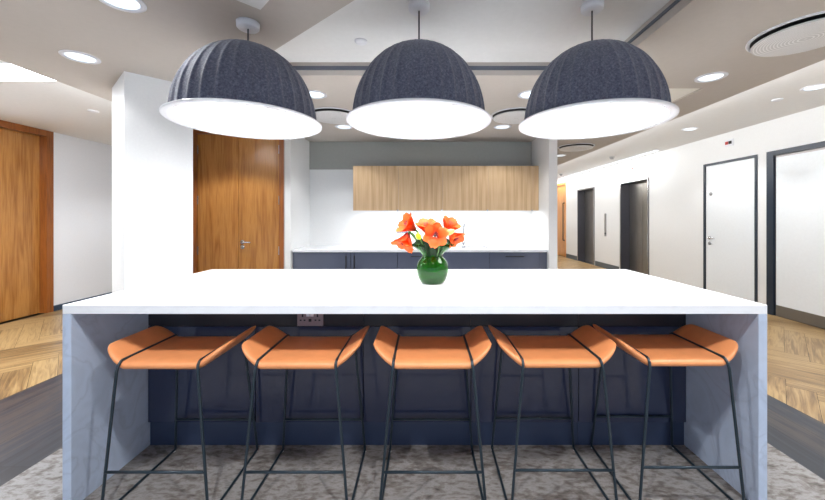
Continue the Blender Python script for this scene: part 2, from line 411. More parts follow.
# ------------------------------------------------------------------ doors
# left full-height wood door
d1 = struct_root('door_1', (XL, 4.36, 0))
fb = B(); box(fb, XL-.14, XL+.012, 4.84, 4.93, 0, ZR-.002); box(fb, XL-.14, XL+.012, 3.80, 3.89, 0, ZR-.002); box(fb, XL-.14, XL+.012, 3.89, 4.84, ZR-.08, ZR-.002)
part('door_frame', fb, M['frame_wood'], d1)
lf = part('door_leaf', bx(XL-.13, XL-.082, 3.893, 4.837, .006, ZR-.083), M['door_wood'], d1)
# double wood doors by the kitchen
d2 = struct_root('door_2', (-2.27, AYF, 0))
fb = B(); box(fb, -1.771, -1.716, AYF-.01, AYF+.15, 0, ZL-.002); box(fb, -2.828, -2.778, AYF-.01, AYF+.15, 0, ZL-.002); box(fb, -2.778, -1.771, AYF-.01, AYF+.15, ZL-.055, ZL-.002)
part('door_frame', fb, M['frame_wood'], d2)
part('door_edge_trim', bx(-1.715, -1.705, AYF-.004, AYF+.01, 0, ZL-.002), M['jamb'], d2)
for a, b, hx in ((-2.776, -2.277, -2.776), (-2.272, -1.773, -1.773)):
    lf = part('door_leaf', bx(a, b, AYF+.012, AYF+.056, .006, ZL-.058, bev=.002), M['door_wood'], d2)
    for hz in (2.133, 1.516, .90, .285):
        part('hinge', bx(hx-.012, hx+.012, AYF+.004, AYF+.0125, hz-.052, hz+.052), M['steel'], lf)
h = B(); lathe(h, [(0, 0), (.024, 0), (.026, .004), (.026, .01), (0, .01)], (-2.225, AYF+.001, 1.005), 24, 'Y')
tube(h, fillet([(-2.225, AYF+.004, 1.005), (-2.225, AYF-.05, 1.005), (-2.10, AYF-.05, 1.003)], .02), .009)
part('door_handle', h, M['steel'], lf, True)
h = B(); lathe(h, [(0, 0), (.024, 0), (.026, .004), (.026, .01), (0, .01)], (-2.225, AYF+.001, .945), 24, 'Y'); box(h, -2.230, -2.220, AYF-.006, AYF+.004, .93, .955)
part('lock_cylinder', h, M['steel'], lf, True)
# white doors in the right wall
d3 = struct_root('door_3', (XR, 5.38, 0)); W_ = .05
fb = B(); box(fb, XR-.012, XR+.15, 4.968, 5.005, 0, 2.187); box(fb, XR-.012, XR+.15, 5.883, 5.925, 0, 2.187); box(fb, XR-.012, XR+.15, 5.005, 5.883, 2.187-.036, 2.187)
part('door_frame', fb, M['navy_frame'], d3)
lf = part('door_leaf', bx(XR+.0, XR+.045, 5.008, 5.880, .006, 2.148), M['white_door'], d3)
h = B(); lathe(h, [(0, 0), (.024, 0), (.026, -.004), (.026, -.012), (0, -.012)], (XR, 5.80, .975), 24, 'X')
tube(h, fillet([(XR, 5.80, .975), (XR-.05, 5.80, .975), (XR-.05, 5.66, .972)], .02), .009); part('door_handle', h, M['steel'], lf, True)
h = B(); lathe(h, [(0, 0), (.024, 0), (.026, -.004), (.026, -.012), (0, -.012)], (XR, 5.80, .885), 24, 'X'); part('lock_cylinder', h, M['grey_plastic'], lf, True)
h = B(); lathe(h, [(0, 0), (.03, 0), (.03, -.004), (0, -.004)], (XR, 5.78, 1.69), 24, 'X'); part('door_sign', h, M['grey_plastic'], lf, True, 'small round grey door sign')
d4 = struct_root('door_4', (XR, 4.2, 0))
fb = B(); box(fb, XR-.014, XR+.15, 4.732, 4.827, 0, 2.193); box(fb, XR-.014, XR+.15, 3.66, 3.74, 0, 2.193); box(fb, XR-.014, XR+.15, 3.74, 4.732, 2.13, 2.193)
part('door_frame', fb, M['navy_frame'], d4)
part('door_jamb', box(bx(XR+.02, XR+.1, 4.712, 4.7315, 0, 2.13), XR+.02, XR+.1, 3.74, 4.712, 2.10, 2.1295), M['jamb'], d4)
lf = part('door_leaf', bx(XR+.004, XR+.05, 3.743, 4.710, .006, 2.098), M['white_door'], d4)
part('kick_plate', bx(XR+.0, XR+.004, 3.743, 4.710, .006, .146), M['kick'], lf)
# far wood door on the right wall
d5 = struct_root('door_5', (XR, 12.2, 0))
fb = B(); box(fb, XR-.012, XR+.12, 11.72, 11.79, 0, 2.5); box(fb, XR-.012, XR+.12, 12.68, 12.75, 0, 2.5); box(fb, XR-.012, XR+.12, 11.79, 12.68, 2.42, 2.5)
part('door_frame', fb, M['far_wood'], d5)
lf = part('door_leaf', bx(XR+.03, XR+.075, 11.793, 12.677, .006, 2.417), M['far_wood'], d5)
h = B(); tube(h, fillet([(XR+.03, 11.9, .55), (XR-.03, 11.9, .55), (XR-.03, 11.9, 1.8), (XR+.03, 11.9, 1.8)], .02), .016); part('door_handle', h, M['black'], lf, True)

# lifts
def lift(E, label):
    t = thing('elevator', (XR, (E[0]+E[1])/2, 0), label, 'elevator', 'elevators along the corridor')
    y0, y1, _, zt = E
    fb = B()
    ar = B(); box(ar, XR-.018, XR-.0155, y0-.04, y0-.002, 0, zt+.04); box(ar, XR-.018, XR-.0155, y1+.002, y1+.04, 0, zt+.04); box(ar, XR-.018, XR-.0155, y0-.002, y1+.002, zt+.002, zt+.04); part('architrave', ar, M['steel'], t)
    for a, b in ((y0-.04, y0), (y1, y1+.04)): box(fb, XR-.015, XR+.20, a+(.0 if a < y0 else .0), b, 0, zt+.04)
    box(fb, XR-.015, XR+.2, y0, y1, zt, zt+.04); part('frame', fb, M['lift_dark'], t)
    c = (y0+y1)/2
    for a, b in ((y0, c-.006), (c+.006, y1)): part('door_panel', bx(XR+.2, XR+.24, a, b, .004, zt), M['lift'], t)
    part('threshold', bx(XR+.0, XR+.199, y0+.002, y1-.002, -.0, .004), M['steel'], t)
E1b = (E1[0]+.04, E1[1]-.04, 0, 2.11)
lift((E1[0]+.041, E1[1]-.041, 0, 2.109), 'closed brushed steel elevator in the white corridor wall, nearer of the two')
lift((E2[0]+.041, E2[1]-.041, 0, 2.119), 'closed brushed steel elevator, farther of the two, near the far wood door')
cp = thing('call_button_panel', (XR, 9.15, .83), 'tall narrow steel call button panel on the white wall between the two elevators', 'call panel')
part('plate', bx(XR-.012, XR, 9.105, 9.195, .83, 1.41), M['steel'], cp)
b_ = B(); lathe(b_, [(0, -.02), (.02, -.02), (.02, -.012), (0, -.012)], (XR, 9.15, .90), 16, 'X'); part('button', b_, M['black'], cp)
for yy, zz, lab in ((7.95, 2.41, 'tiny red and grey indicator on the wall above the nearer elevator'), (10.3, 2.38, 'tiny grey indicator on the wall above the farther elevator')):
    t = thing('elevator_indicator', (XR, yy, zz-.03), lab, 'indicator')
    part('plate', bx(XR-.01, XR, yy-.04, yy+.04, zz-.03, zz+.03), M['jamb'], t); part('lamp', bx(XR-.014, XR-.01, yy-.02, yy+.02, zz-.018, zz+.018), M['red'] if zz > 2.4 else M['grey_plastic'], t)
t = thing('alarm_indicator', (XR, 5.43, 2.40), 'small white wall plate with red and dark lamps above the white door in navy frame', 'alarm indicator')
part('plate', bx(XR-.014, XR, 5.355, 5.505, 2.395, 2.50, bev=.003), M['white_plastic'], t)
part('lamp', bx(XR-.02, XR-.014, 5.435, 5.485, 2.425, 2.47), M['red'], t, label='red lamp')
part('lamp', bx(XR-.02, XR-.014, 5.375, 5.425, 2.425, 2.47), M['black'], t, label='dark lamp')

# ------------------------------------------------------------------ island
IX0, IX1, IY0, IY1, IZ, IT = -1.612, 1.522, 1.578, 2.683, .911, .040
t = thing('island_worktop', (-.045, 2.13, 0), 'long white stone waterfall worktop of the island with veined side panels', 'island worktop')
part('worktop', bx(IX0, IX1, IY0, IY1, IZ-IT, IZ, bev=.0015), M['quartz'], t, label='white polished worktop slab')
for a in (IX0, IX1-.039): part('side_panel', bx(a, a+.039, IY0, IY1, 0, IZ-IT-.0005, bev=.0015), M['marble'], t, label='pale grey veined stone side panel')
ix0, ix1 = IX0+.04, IX1-.04; w = (ix1-ix0)/5
names = ['leftmost, against the left stone panel', 'second from the left, below the double power socket', 'in the middle, behind the centre stool', 'fourth from the left, behind the fourth stool', 'rightmost, against the right stone panel']
for i in range(5):
    a, b = ix0+w*i+.001, ix0+w*(i+1)-.001
    t = thing('island_cabinet', ((a+b)/2, 2.3, 0), 'navy gloss island cabinet, '+names[i], 'cabinet', 'cabinets under the island')
    part('body', bx(a, b, 2.034, 2.66, .137, .868), M['navy'], t)
    part('door', bx(a+.001, b-.001, 2.012, 2.033, .14, .683, bev=.001), M['navy'], t)
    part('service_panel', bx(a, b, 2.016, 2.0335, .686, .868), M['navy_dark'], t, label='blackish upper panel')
    part('plinth', bx(a, b, 2.03, 2.60, 0, .136), M['plinth'], t)
# kitchen-style power sockets
def socket(x, y, z, m, label, name='power_socket'):
    t = thing(name, (x, y, z-.0435), label, 'power socket')
    part('plate', bx(x-.0735, x+.0735, y-.008, y, z-.0435, z+.0435, bev=.002), m, t)
    for s in (-1, 1):
        part('rocker_switch', bx(x+s*.011-.009, x+s*.011+.009, y-.013, y-.008, z+.012, z+.036), M['white_plastic'], t)
        h = B(); box(h, x+s*.042-.004, x+s*.042+.004, y-.0095, y-.0081, z+.008, z+.026)
        for q in (-1, 1): box(h, x+s*.042+q*.011-.005, x+s*.042+q*.011+.005, y-.0095, y-.0081, z-.014, z-.006)
        part('socket_hole', h, M['black'], t)
    h = B(); box(h, x-.008, x+.008, y-.0095, y-.0081, z-.018, z-.002); part('charging_port', h, M['black'], t)
socket(-.65, 2.0155, .730, M['socket_metal'], 'metal double power socket on the dark island panel under the worktop')

# ------------------------------------------------------------------ stools
def make_stool(loc, label):
    cx = loc[0]; Y0 = 1.555; t = thing('bar_stool', (cx, 1.75, 0), label, 'stool', 'bar stools under the island')
    bm = B(); nx, ny = 48, 20; T = .041; HW = .282; yb = 1.925
    def surf(s, q, side):
        # s,q in -1..1
        e = 1-(abs(s)**8+abs(q)**9*(1-abs(s)**8)); e = max(0, e)
        th = T*.5*e**.42
        ax = abs(s)*HW
        k = max(0, ax-.160); lift_ = .72*k*k/(k+.016) if k > 0 else 0
        x_ = ax-(.10*k)
        cc = min(1, max(0, (ax-.205)/(HW-.205))); rc = 1-sqrt(1-cc*cc*.98); fr = Y0+.012*max(0, (ax-.17)/.10)+.060*rc; bk = yb-.05*rc
        y_ = (fr+bk)/2+(bk-fr)/2*q
        pass
        zc = .6455+lift_-.012*max(0, -q-.6)/.4*0+.000
        return Vector((cx+math.copysign(x_, s), y_, zc+side*th))
    def pm(i, n): # clustered parameter
        u = -1+2*i/n; return math.copysign(1-(1-abs(u))**1.6, u)
    top = [[bm.verts.new(surf(pm(i, nx), pm(j, ny), 1)) for j in range(ny+1)] for i in range(nx+1)]
    bot = [[bm.verts.new(surf(pm(i, nx), pm(j, ny), -1)) for j in range(ny+1)] for i in range(nx+1)]
    for i in range(nx):
        for j in range(ny):
            bm.faces.new((top[i][j], top[i+1][j], top[i+1][j+1], top[i][j+1])); bm.faces.new((bot[i][j], bot[i][j+1], bot[i+1][j+1], bot[i+1][j]))
    bmesh.ops.remove_doubles(bm, verts=bm.verts[:], dist=.0004); bmesh.ops.recalc_face_normals(bm, faces=bm.faces[:])
    part('seat', bm, M['leather'], t, True)
    r = .0062
    for s in (-1, 1):
        X = lambda v: cx+s*v
        pts = [(X(.233), 1.530, r), (X(.177), 1.546, .630), (X(.173), 1.551, .655), (X(.173), 1.566, .670), (X(.174), 1.912, .669), (X(.174), 1.930, .645), (X(.181), 1.932, .62), (X(.229), 1.985, r)]
        bm = B(); tube(bm, fillet(pts, .008, 4, True), r, 10, True)
        part('leg_frame', bm, M['rod'], t, True, 'black bent steel rod looping over the seat and along the floor')
        for (fx, fy) in ((.229, 1.972), (.233, 1.545)):
            g = B(); lathe(g, [(0, 0), (.008, 0), (.008, .003), (0, .003)], (X(fx), fy, -.0), 12); part('foot_glide', g, M['white_plastic'], t)
    def on(a, b, z): # point on a leg at height z
        a, b = Vector(a), Vector(b); k = (z-a.z)/(b.z-a.z); return a+(b-a)*k
    f = on((.233, 1.530, r), (.177, 1.546, .630), .199); g = on((.229, 1.985, r), (.181, 1.932, .62), .180)
    part('footrest', tube(B(), [(cx-f.x, f.y, f.z), (cx+f.x, f.y, f.z)], r, 10), M['rod'], t, True)
    part('stretcher', tube(B(), [(cx-g.x, g.y, g.z), (cx+g.x, g.y, g.z)], r, 10), M['rod'], t, True)
    return t
st = make_stool((-1.166, 0, 0), 'tan leather bar stool on black rods, leftmost of five, beside the left stone panel')
for xx, dy, lb in ((-.564, 0, 'second tan leather bar stool from the left, below the power socket'), (.034, 0, 'middle one of the five tan leather bar stools, straight below the flower vase'), (.606, .012, 'fourth tan leather bar stool from the left, between the middle and last stools'), (1.174, .030, 'tan leather bar stool on black rods, rightmost of five, beside the right stone panel')):
    copy_thing(st, (xx, 1.75+dy, 0), lb)

# ------------------------------------------------------------------ pendants
def make_pendant(cx, ztop, label):
    cy, zr = 1.966, 1.822; t = thing('pendant_lamp', (cx, cy, zr), label, 'pendant lamp', 'pendant lamps over the island')
    bm = B(); seg = 384; prof = []; a, c = .358, .423; n = 26
    for k in range(n+1):
        th = (pi/2)*k/n; prof.append((a*cos(th)**.94 if k < n else 0, c*sin(th)+.003))
    def rf(ang, k):
        f = (ang*32/(2*pi)) % 1; fade = cos(pi/2*min(1, k/n*1.02))**.6 if k < n else 0
        return 1+.026*fade*(math.exp(-((f-.5)/.17)**2)-.35)
    full = [(a*.985, .003)] + prof
    lathe(bm, prof, (cx, cy, zr), seg, 'Z', rf)
    sh = part('shade', bm, M['felt'], t, True)
    inner = [(.352*cos((pi/2)*k/12), .410*sin((pi/2)*k/12)+.003) for k in range(13)]; inner[-1] = (0, inner[-1][1])
    part('shade_lining', lathe(B(), inner, (cx, cy, zr), 64), M['white_plastic'], sh, True)
    part('rim', lathe(B(), [(.350, .005), (.352, -.002), (.388, -.004), (.394, .0), (.394, .006), (.388, .010), (.350, .012), (.350, .005)], (cx, cy, zr), 96), M['white_plastic'], sh, True, 'white felt rim')
    part('diffuser', lathe(B(), [(0, .002), (.350, .002), (.350, .006), (0, .006)], (cx, cy, zr), 64), M['pendant_disc'], t, False, 'glowing white disc')
    part('cable', tube(B(), [(cx, cy, zr+.42), (cx, cy, ztop-.03)], .0045, 8), M['cable'], t, True)
    part('ceiling_rose', lathe(B(), [(0, -.034), (.052, -.034), (.058, -.028), (.060, 0), (0, 0)], (cx, cy, ztop), 40), M['white_plastic'], t, True)
    L = bpy.data.lights.new('pendant_light', 'AREA'); L.shape = 'DISK'; L.size = .66; L.energy = PEND; L.color = (1, .98, .95)
    lo = bpy.data.objects.new('pendant_light', L); COL.objects.link(lo); lo.location = (cx, cy, zr-.006)
PEND = 9
make_pendant(-.980, ZL, 'blue-grey ribbed felt dome pendant lamp, leftmost of three, hanging from the taupe ceiling')
make_pendant(-.033, ZC, 'middle one of three blue-grey felt dome pendant lamps, hanging above the flower vase')
make_pendant(.925, ZC, 'dark blue-grey ribbed felt dome pendant lamp, rightmost of the three above the island')

# ------------------------------------------------------------------ kitchen alcove
t = solo('kitchen_worktop', bx(AX0+.001, AX1-.001, 4.356, AYB-.001, .878, .911, bev=.0015), M['quartz'], 'white worktop along the back kitchen wall above the grey-blue cabinets', 'worktop')
units = [(AX0+.004, -.92, 'door', 'leftmost, vertical bar handle on its right'), (-.918, -.342, 'door', 'second from left, vertical bar handle on its left'), (-.340, .228, 'drawer', 'middle base unit directly behind the flower vase'), (.230, .795, 'plain', 'fourth base unit from the left, below the tap'), (.797, 1.41, 'drawer', 'rightmost base unit with a horizontal bar handle')]
for i, (a, b, kind, lb) in enumerate(units):
    t = thing('base_cabinet', ((a+b)/2, 4.7, 0), 'gloss grey-blue kitchen cabinet, '+lb, 'cabinet', 'base cabinets of the back kitchen')
    part('body', bx(a, b, 4.401, AYB-.002, .10, .877), M['cab_grey'], t)
    part('plinth', bx(a, b, 4.45, 4.95, 0, .099), M['plinth'], t)
    if kind == 'drawer':
        for z0, z1 in ((.105, .49), (.494, .872)):
            d = part('drawer', bx(a+.002, b-.002, 4.38, 4.40, z0, z1, bev=.001), M['cab_grey'], t)
            c = (a+b)/2 if i != 2 else -.06; zz = z1-.045
            part('handle', tube(B(), fillet([(c-.11, 4.38, zz), (c-.11, 4.35, zz), (c+.11, 4.35, zz), (c+.11, 4.38, zz)], .008), .006, 8), M['black'], d, True)
    else:
        d = part('door', bx(a+.002, b-.002, 4.38, 4.40, .105, .872, bev=.001), M['cab_grey'], t)
        if kind == 'door':
            hx = b-.05 if i == 0 else a+.05
            part('handle', tube(B(), fillet([(hx, 4.38, .83), (hx, 4.35, .83), (hx, 4.35, .58), (hx, 4.38, .58)], .008), .006, 8), M['black'], d, True)
solo('filler_panel', bx(1.412, AX1-.002, 4.385, 4.405, .10, .877), M['cab_grey'], 'narrow grey-blue filler panel between the last kitchen cabinet and the white pier', 'filler panel')
# wall cabinets
xs = [-.953, -.350, .236, .838, 1.430]
wn = ['leftmost of the four', 'second of the four from the left', 'third of the four from the left', 'rightmost of the four']
for i in range(4):
    a, b = xs[i], xs[i+1]
    t = thing('wall_cabinet', ((a+b)/2, 4.87, 1.391), 'pale oak wall cabinet above the white kitchen splashback, '+wn[i], 'cabinet', 'oak wall cabinets of the kitchen')
    part('body', bx(a, b, 4.721, AYB-.015, 1.41, 1.984), M['jamb'], t)
    part('door', bx(a+.001, b-.001, 4.70, 4.72, 1.397, 1.988, bev=.001), M['oak'], t)
    part('light_strip', bx(a+.03, b-.03, 4.80, 4.815, 1.402, 1.4095), M['led'], t, label='glowing strip light under the cabinet')
    part('pull', bx(b-.022, b-.004, 4.696, 4.6995, 1.390, 1.408), M['steel'], t)
solo('filler_panel', bx(1.432, AX1-.002, 4.702, 4.722, 1.397, 1.988), M['oak'], 'narrow oak filler strip at the right end of the wall cabinets', 'filler panel')
L = bpy.data.lights.new('undercabinet_light', 'AREA'); L.shape = 'RECTANGLE'; L.size = 2.2; L.size_y = .04; L.energy = 17; L.color = (.97, .99, 1)
lo = bpy.data.objects.new('undercabinet_light', L); COL.objects.link(lo); lo.location = (.27, 4.80, 1.398)
# tap, sink, socket
t = thing('kitchen_tap', (.53, 4.9, .911), 'slim chrome swan-neck tap standing on the back worktop behind the sink', 'tap')
part('spout', tube(B(), fillet([(.53, 4.90, .93), (.53, 4.90, 1.235), (.53, 4.74, 1.235), (.53, 4.74, 1.18)], .07, 8), .010, 12), M['steel'], t, True)
part('base', lathe(B(), [(0, .911), (.024, .911), (.022, .975), (.012, .985), (0, .985)], (.53, 4.90, 0), 24), M['steel'], t, True)
part('lever', tube(B(), [(.53, 4.90, .965), (.60, 4.90, .975)], .006, 8), M['steel'], t, True)
sk = B(); 
for a, b, c, d in ((.38, .40, 4.5, 4.86), (.80, .82, 4.5, 4.86), (.40, .80, 4.5, 4.52), (.40, .80, 4.84, 4.86)): box(sk, a, b, c, d, .911, .917)
box(sk, .40, .80, 4.52, 4.84, .911, .9125)
solo('sink', sk, M['steel'], 'steel sink rim set into the white back worktop in front of the tap', 'sink')
socket(-.33, AYB-.0005, 1.13, M['steel'], 'double power socket on the white splashback, partly behind the orange flowers')

# ------------------------------------------------------------------ ceiling fittings
def place_copy(root, loc, label): return copy_thing(root, loc, label)
def make_downlight(x, y, z, label, r=.104):
    t = thing('downlight', (x, y, z), label, 'downlight', 'round recessed ceiling downlights')
    part('trim_ring', lathe(B(), [(r, 0), (r, -.004), (r-.006, -.008), (r-.022, -.008), (r-.028, -.002), (r-.028, 0)], (x, y, z), 48), M['white_plastic'], t, True)
    part('lens', lathe(B(), [(0, -.003), (r-.028, -.003), (r-.028, -.0005), (0, -.0005)], (x, y, z), 32), M['downlight'], t, label='glowing lens')
    return t
DLS = [(-2.31, 2.38, ZL, 'bright round downlight in the taupe ceiling just left of the angled white pier'),
       (-1.51, 1.76, ZL, 'round downlight cut by the top edge of the photo, upper left'),
       (-.962, 3.10, ZL, 'round downlight between the left and middle pendants, larger and nearer of the two'),
       (.914, 3.10, ZL, 'nearer downlight between the middle and right pendants, against the right shade'),
       (-.959, 4.20, ZL, 'small far downlight behind the left round air diffuser, near the dark bulkhead'),
       (.917, 4.20, ZL, 'small far downlight in front of the dark bulkhead, between middle and right pendants'),
       (2.19, 2.72, ZL, 'bright round downlight in the taupe ceiling right of the rightmost pendant'),
       (2.33, 6.13, ZL, 'tiny distant downlight just right of the white pier, beside a round diffuser'),
       (3.92, 3.57, ZH, 'downlight in the raised white ceiling at the right edge of the photo'),
       (3.916, 5.245, ZH, 'small downlight in the raised white ceiling in front of the white door')]
EXTRA = [(-.80, .76, ZL), (.22, .62, ZL), (2.19, 1.45, ZL), (1.75, .55, ZL), (-1.9, .7, ZL), (-2.27, 3.5, ZL)]  # unseen overhead downlights; the last one is added to brighten the double doors
root = None
for x, y, z, lb in DLS:
    root = make_downlight(x, y, z, lb) if root is None else place_copy(root, (x, y, z), lb)
for x, y, z in EXTRA: place_copy(root, (x, y, z), 'unseen round recessed ceiling downlight, overhead, or added behind a pendant for brightness')
def spot(x, y, z, e, size=115, blend=.35, rad=.05, col=(1, 1, 1)):
    L = bpy.data.lights.new('downlight_beam', 'SPOT'); L.energy = e; L.spot_size = radians(size); L.spot_blend = blend; L.shadow_soft_size = rad; L.color = col
    o = bpy.data.objects.new('downlight_beam', L); COL.objects.link(o); o.location = (x, y, z-.02)
SP = 34
for x, y, z, lb in DLS: spot(x, y, z, SP*(.38 if x < -2 else .5 if y == 4.20 else 1.4 if z == ZH else 1), 150 if -1.6 < x < -1.5 else 115)
for x, y, z in EXTRA: spot(x, y, z, SP*(2.0 if y > 3 else .9 if x < -1.5 else 2.2), 120, .3, .035)
for y in (1.6, 5.7): place_copy(root, (-3.75, y, ZR), 'round recessed downlight in the left corridor ceiling, unseen, added to brighten the left wall'); spot(-3.75, y, ZR, SP*(1.6 if y > 3 else .8), 130, .5)  # unseen downlights and beams added to brighten the left wall
for y in (1.9, .2, -1.5): place_copy(root, (3.92, y, ZH), 'round recessed downlight in the raised right ceiling, unseen, added to brighten the white door'); spot(3.92, y, ZH, SP*1.1)  # row carried on out of view, added to brighten the white door
t = thing('linear_ceiling_light', (XR-.14, 9.6, ZH), 'thin glowing line of light along the corridor ceiling beside the elevator wall', 'linear light')
part('diffuser', bx(XR-.17, XR-.11, 6.9, 13.0, ZH-.004, ZH-.0005), M['downlight'], t)
_L = bpy.data.lights.new('linear_light', 'AREA'); _L.shape = 'RECTANGLE'; _L.size = .05; _L.size_y = 6; _L.energy = 52; _L.color = (.97, .99, 1)
_o = bpy.data.objects.new('linear_light', _L); COL.objects.link(_o); _o.location = (XR-.14, 9.95, ZH-.012)
def fill(x, y0, y1, z, side, e, label):  # unseen strip lamp added on a ceiling step to brighten the ceiling beyond
    t = thing('fill_light', (x, (y0+y1)/2, z), label, 'cove light')
    part('led_strip', bx(x-.004, x+.004, y0, y1, z-.01, z+.01), M['led'], t)
    L = bpy.data.lights.new('fill_light', 'AREA'); L.shape = 'RECTANGLE'; L.size = y1-y0; L.size_y = .03; L.energy = e; L.color = (.96, .98, 1)
    o = bpy.data.objects.new('fill_light', L); COL.objects.link(o); o.location = (x+side*.012, (y0+y1)/2, z)
    o.rotation_euler = Vector((side, 0, .35)).to_track_quat('-Z', 'Y').to_euler()
    v = o.rotation_euler.to_quaternion() @ Vector((1, 0, 0))
    if abs(v.y) < .5: L.size, L.size_y = .03, y1-y0
fill(CXR+.006, -2.5, 12.5, 2.47, 1, 95, 'unseen strip light added on the step to brighten the raised right ceiling')
fill(CXL-.006, -2.5, 7.3, 2.42, -1, 7, 'unseen strip light added on the step to brighten the left corridor ceiling')
for y in (7.4, 9.4, 11.6): spot(3.3, y, ZH, SP*1.2)  # bare spot lamps without fittings, brightening the far corridor
def make_diffuser(x, y, label):
    t = thing('air_diffuser', (x, y, ZL), label, 'air diffuser', 'round ceiling air diffusers')
    part('trim_ring', lathe(B(), [(.262, 0), (.262, -.005), (.256, -.008), (.246, -.008), (.242, 0)], (x, y, ZL), 64), M['white_plastic'], t, True)
    part('throat', lathe(B(), [(0, -.001), (.241, -.001), (.241, 0), (0, 0)], (x, y, ZL), 48), M['black'], t, label='dark gap')
    pl = part('face_plate', lathe(B(), [(0, -.036), (.228, -.036), (.238, -.032), (.238, -.026), (.230, -.023), (0, -.023)], (x, y, ZL), 64), M['perf'], t, True)
    for a in (0, 2.1, 4.2): part('hanger', tube(B(), [(x+.15*cos(a), y+.15*sin(a), ZL-.024), (x+.15*cos(a), y+.15*sin(a), ZL-.001)], .005, 8), M['steel'], t)
    return t
df = make_diffuser(-.955, 3.72, 'round white air diffuser partly hidden between the left and middle pendants')
for x, y, lb in ((.955, 3.72, 'round white air diffuser partly hidden between the middle and right pendants'), (2.22, 2.07, 'large round perforated white air diffuser in the upper right corner of the photo'), (2.284, 5.37, 'distant round white air diffuser just right of the white pier end')):
    place_copy(df, (x, y, ZL), lb)
def detector(x, y, z, r, label, name='smoke_detector', cat='smoke detector', dome=False):
    pr = [(r, 0), (r, -.006), (r*.9, -.012), (r*.5, -.014 if not dome else -.05), (0, -.015 if not dome else -.055)]
    return solo(name, lathe(B(), pr+[(0, 0), (r, 0)][:1], (x, y, z), 32), M['white_plastic'] if not dome else M['grey_plastic'], label, cat, None, True)
detector(-.427, 2.367, ZC, .042, 'small flat white disc on the raised ceiling between the left and middle pendants')
detector(-3.70, 3.96, ZR, .05, 'small white disc on the left corridor ceiling above the white wall')
detector(3.907, 3.94, ZH, .05, 'small white disc on the raised right ceiling between two downlights')
detector(4.03, 7.65, ZH, .055, 'grey dome detector on the corridor ceiling before the nearer elevator', dome=True)
detector(4.06, 10.6, ZH, .055, 'tiny grey dome detector on the corridor ceiling near its far end', dome=True)
# square access panel turned by 45 degrees
bm = B(); c = Vector((-.849, 1.832-.20)); h = .20
prism(bm, [(c.x+h*cos(a), c.y+h*sin(a)) for a in (pi/2, pi, 3*pi/2, 0)], ZL-.006, ZL)
solo('ceiling_hatch', bm, M['ceiling_white'], 'white square hatch panel in the ceiling above the leftmost pendant', 'ceiling hatch')
# light panel on the left corridor ceiling
t = thing('ceiling_light_panel', (-3.9, 2.9, ZR), 'glowing white light panel on the left ceiling at the upper left photo edge', 'ceiling light')
part('frame', bx(-5.0, -2.92, 2.73, 3.08, ZR-.006, ZR-.0005), M['white_plastic'], t)
part('diffuser', bx(-4.99, -2.93, 2.74, 3.07, ZR-.010, ZR-.0062), M['panel_lamp'], t)

def area(name, loc, rot, sx, sy, e, col):
    L = bpy.data.lights.new(name, 'AREA'); L.shape = 'RECTANGLE'; L.size = sx; L.size_y = sy; L.energy = e; L.color = col
    o = bpy.data.objects.new(name, L); COL.objects.link(o); o.location = loc; o.rotation_euler = rot
area('panel_light', (-3.95, 2.905, ZR-.015), (0, 0, 0), 2.0, .3, 80, (.92, .96, 1))
for a, b in WIN: area('window_daylight', ((a+b)/2, YB+.02, 1.37), (radians(90), 0, 0), b-a-.1, 1.7, 16, (.50, .70, 1))

# ------------------------------------------------------------------ vase and flowers
VX, VY, VZ = .045, 2.12, IZ
t = thing('vase', (VX, VY, VZ), 'round green glass vase with flared wavy rim standing on the white island', 'vase')
outer = [(0, .0), (.062, .0), (.068, .004), (.085, .030), (.0945, .065), (.095, .095), (.086, .128), (.066, .152), (.060, .164), (.066, .178), (.084, .196), (.106, .214), (.118, .232)]
inner = [(r-.005 if r > .01 else 0, max(.008, h)) for r, h in outer[::-1][:-2]]+[(0, .010)]
nO = len(outer)
def rimwave(a, k):
    kk = k if k < nO else nO-1-(k-nO); f = max(0, (kk-8)/4.)
    return 1+.22*f*(cos(2*a))-.10*f
bm = lathe(B(), outer+inner, (VX, VY, VZ), 64, 'Z', rimwave)
part('vessel', bm, M['glass'], t, True)
part('water', lathe(B(), [(0, .012), (.055, .012), (.078, .035), (.086, .065), (.086, .088), (0, .088)], (VX, VY, VZ), 32), M['water'], t, True, 'dark green water and stems seen through the glass')

def petal(bm, base, axis, side, L, W, flare, layer):
    """strip of a trumpet petal; axis = flower direction, side = radial direction"""
    nor = axis.cross(side).normalized(); rows = []
    n, mcols = 10, 4
    for i in range(n+1):
        u = i/n
        rad = .010+flare*L*(u**1.9)*.95; fwd = L*(u-.36*u**2.6*flare*1.3)
        wdt = 1.25*W*(sin(pi*min(1, u*.90+.06))**.65)*(.35+.65*min(1, u*1.7))
        row = []
        for j in range(mcols+1):
            v = -1+2*j/mcols
            cup = (1-v*v)*.007*(1 if layer else -.2)
            rip = .003*sin(u*9+v*4)*(abs(v))
            p = base+axis*(fwd+rip)+side*(rad-cup+.0)+nor*(v*wdt*.5)
            row.append((bm.verts.new(p), u))
        rows.append(row)
    for a, b in zip(rows, rows[1:]):
        for j in range(mcols):
            f = bm.faces.new((a[j][0], a[j+1][0], b[j+1][0], b[j][0]))
    return rows
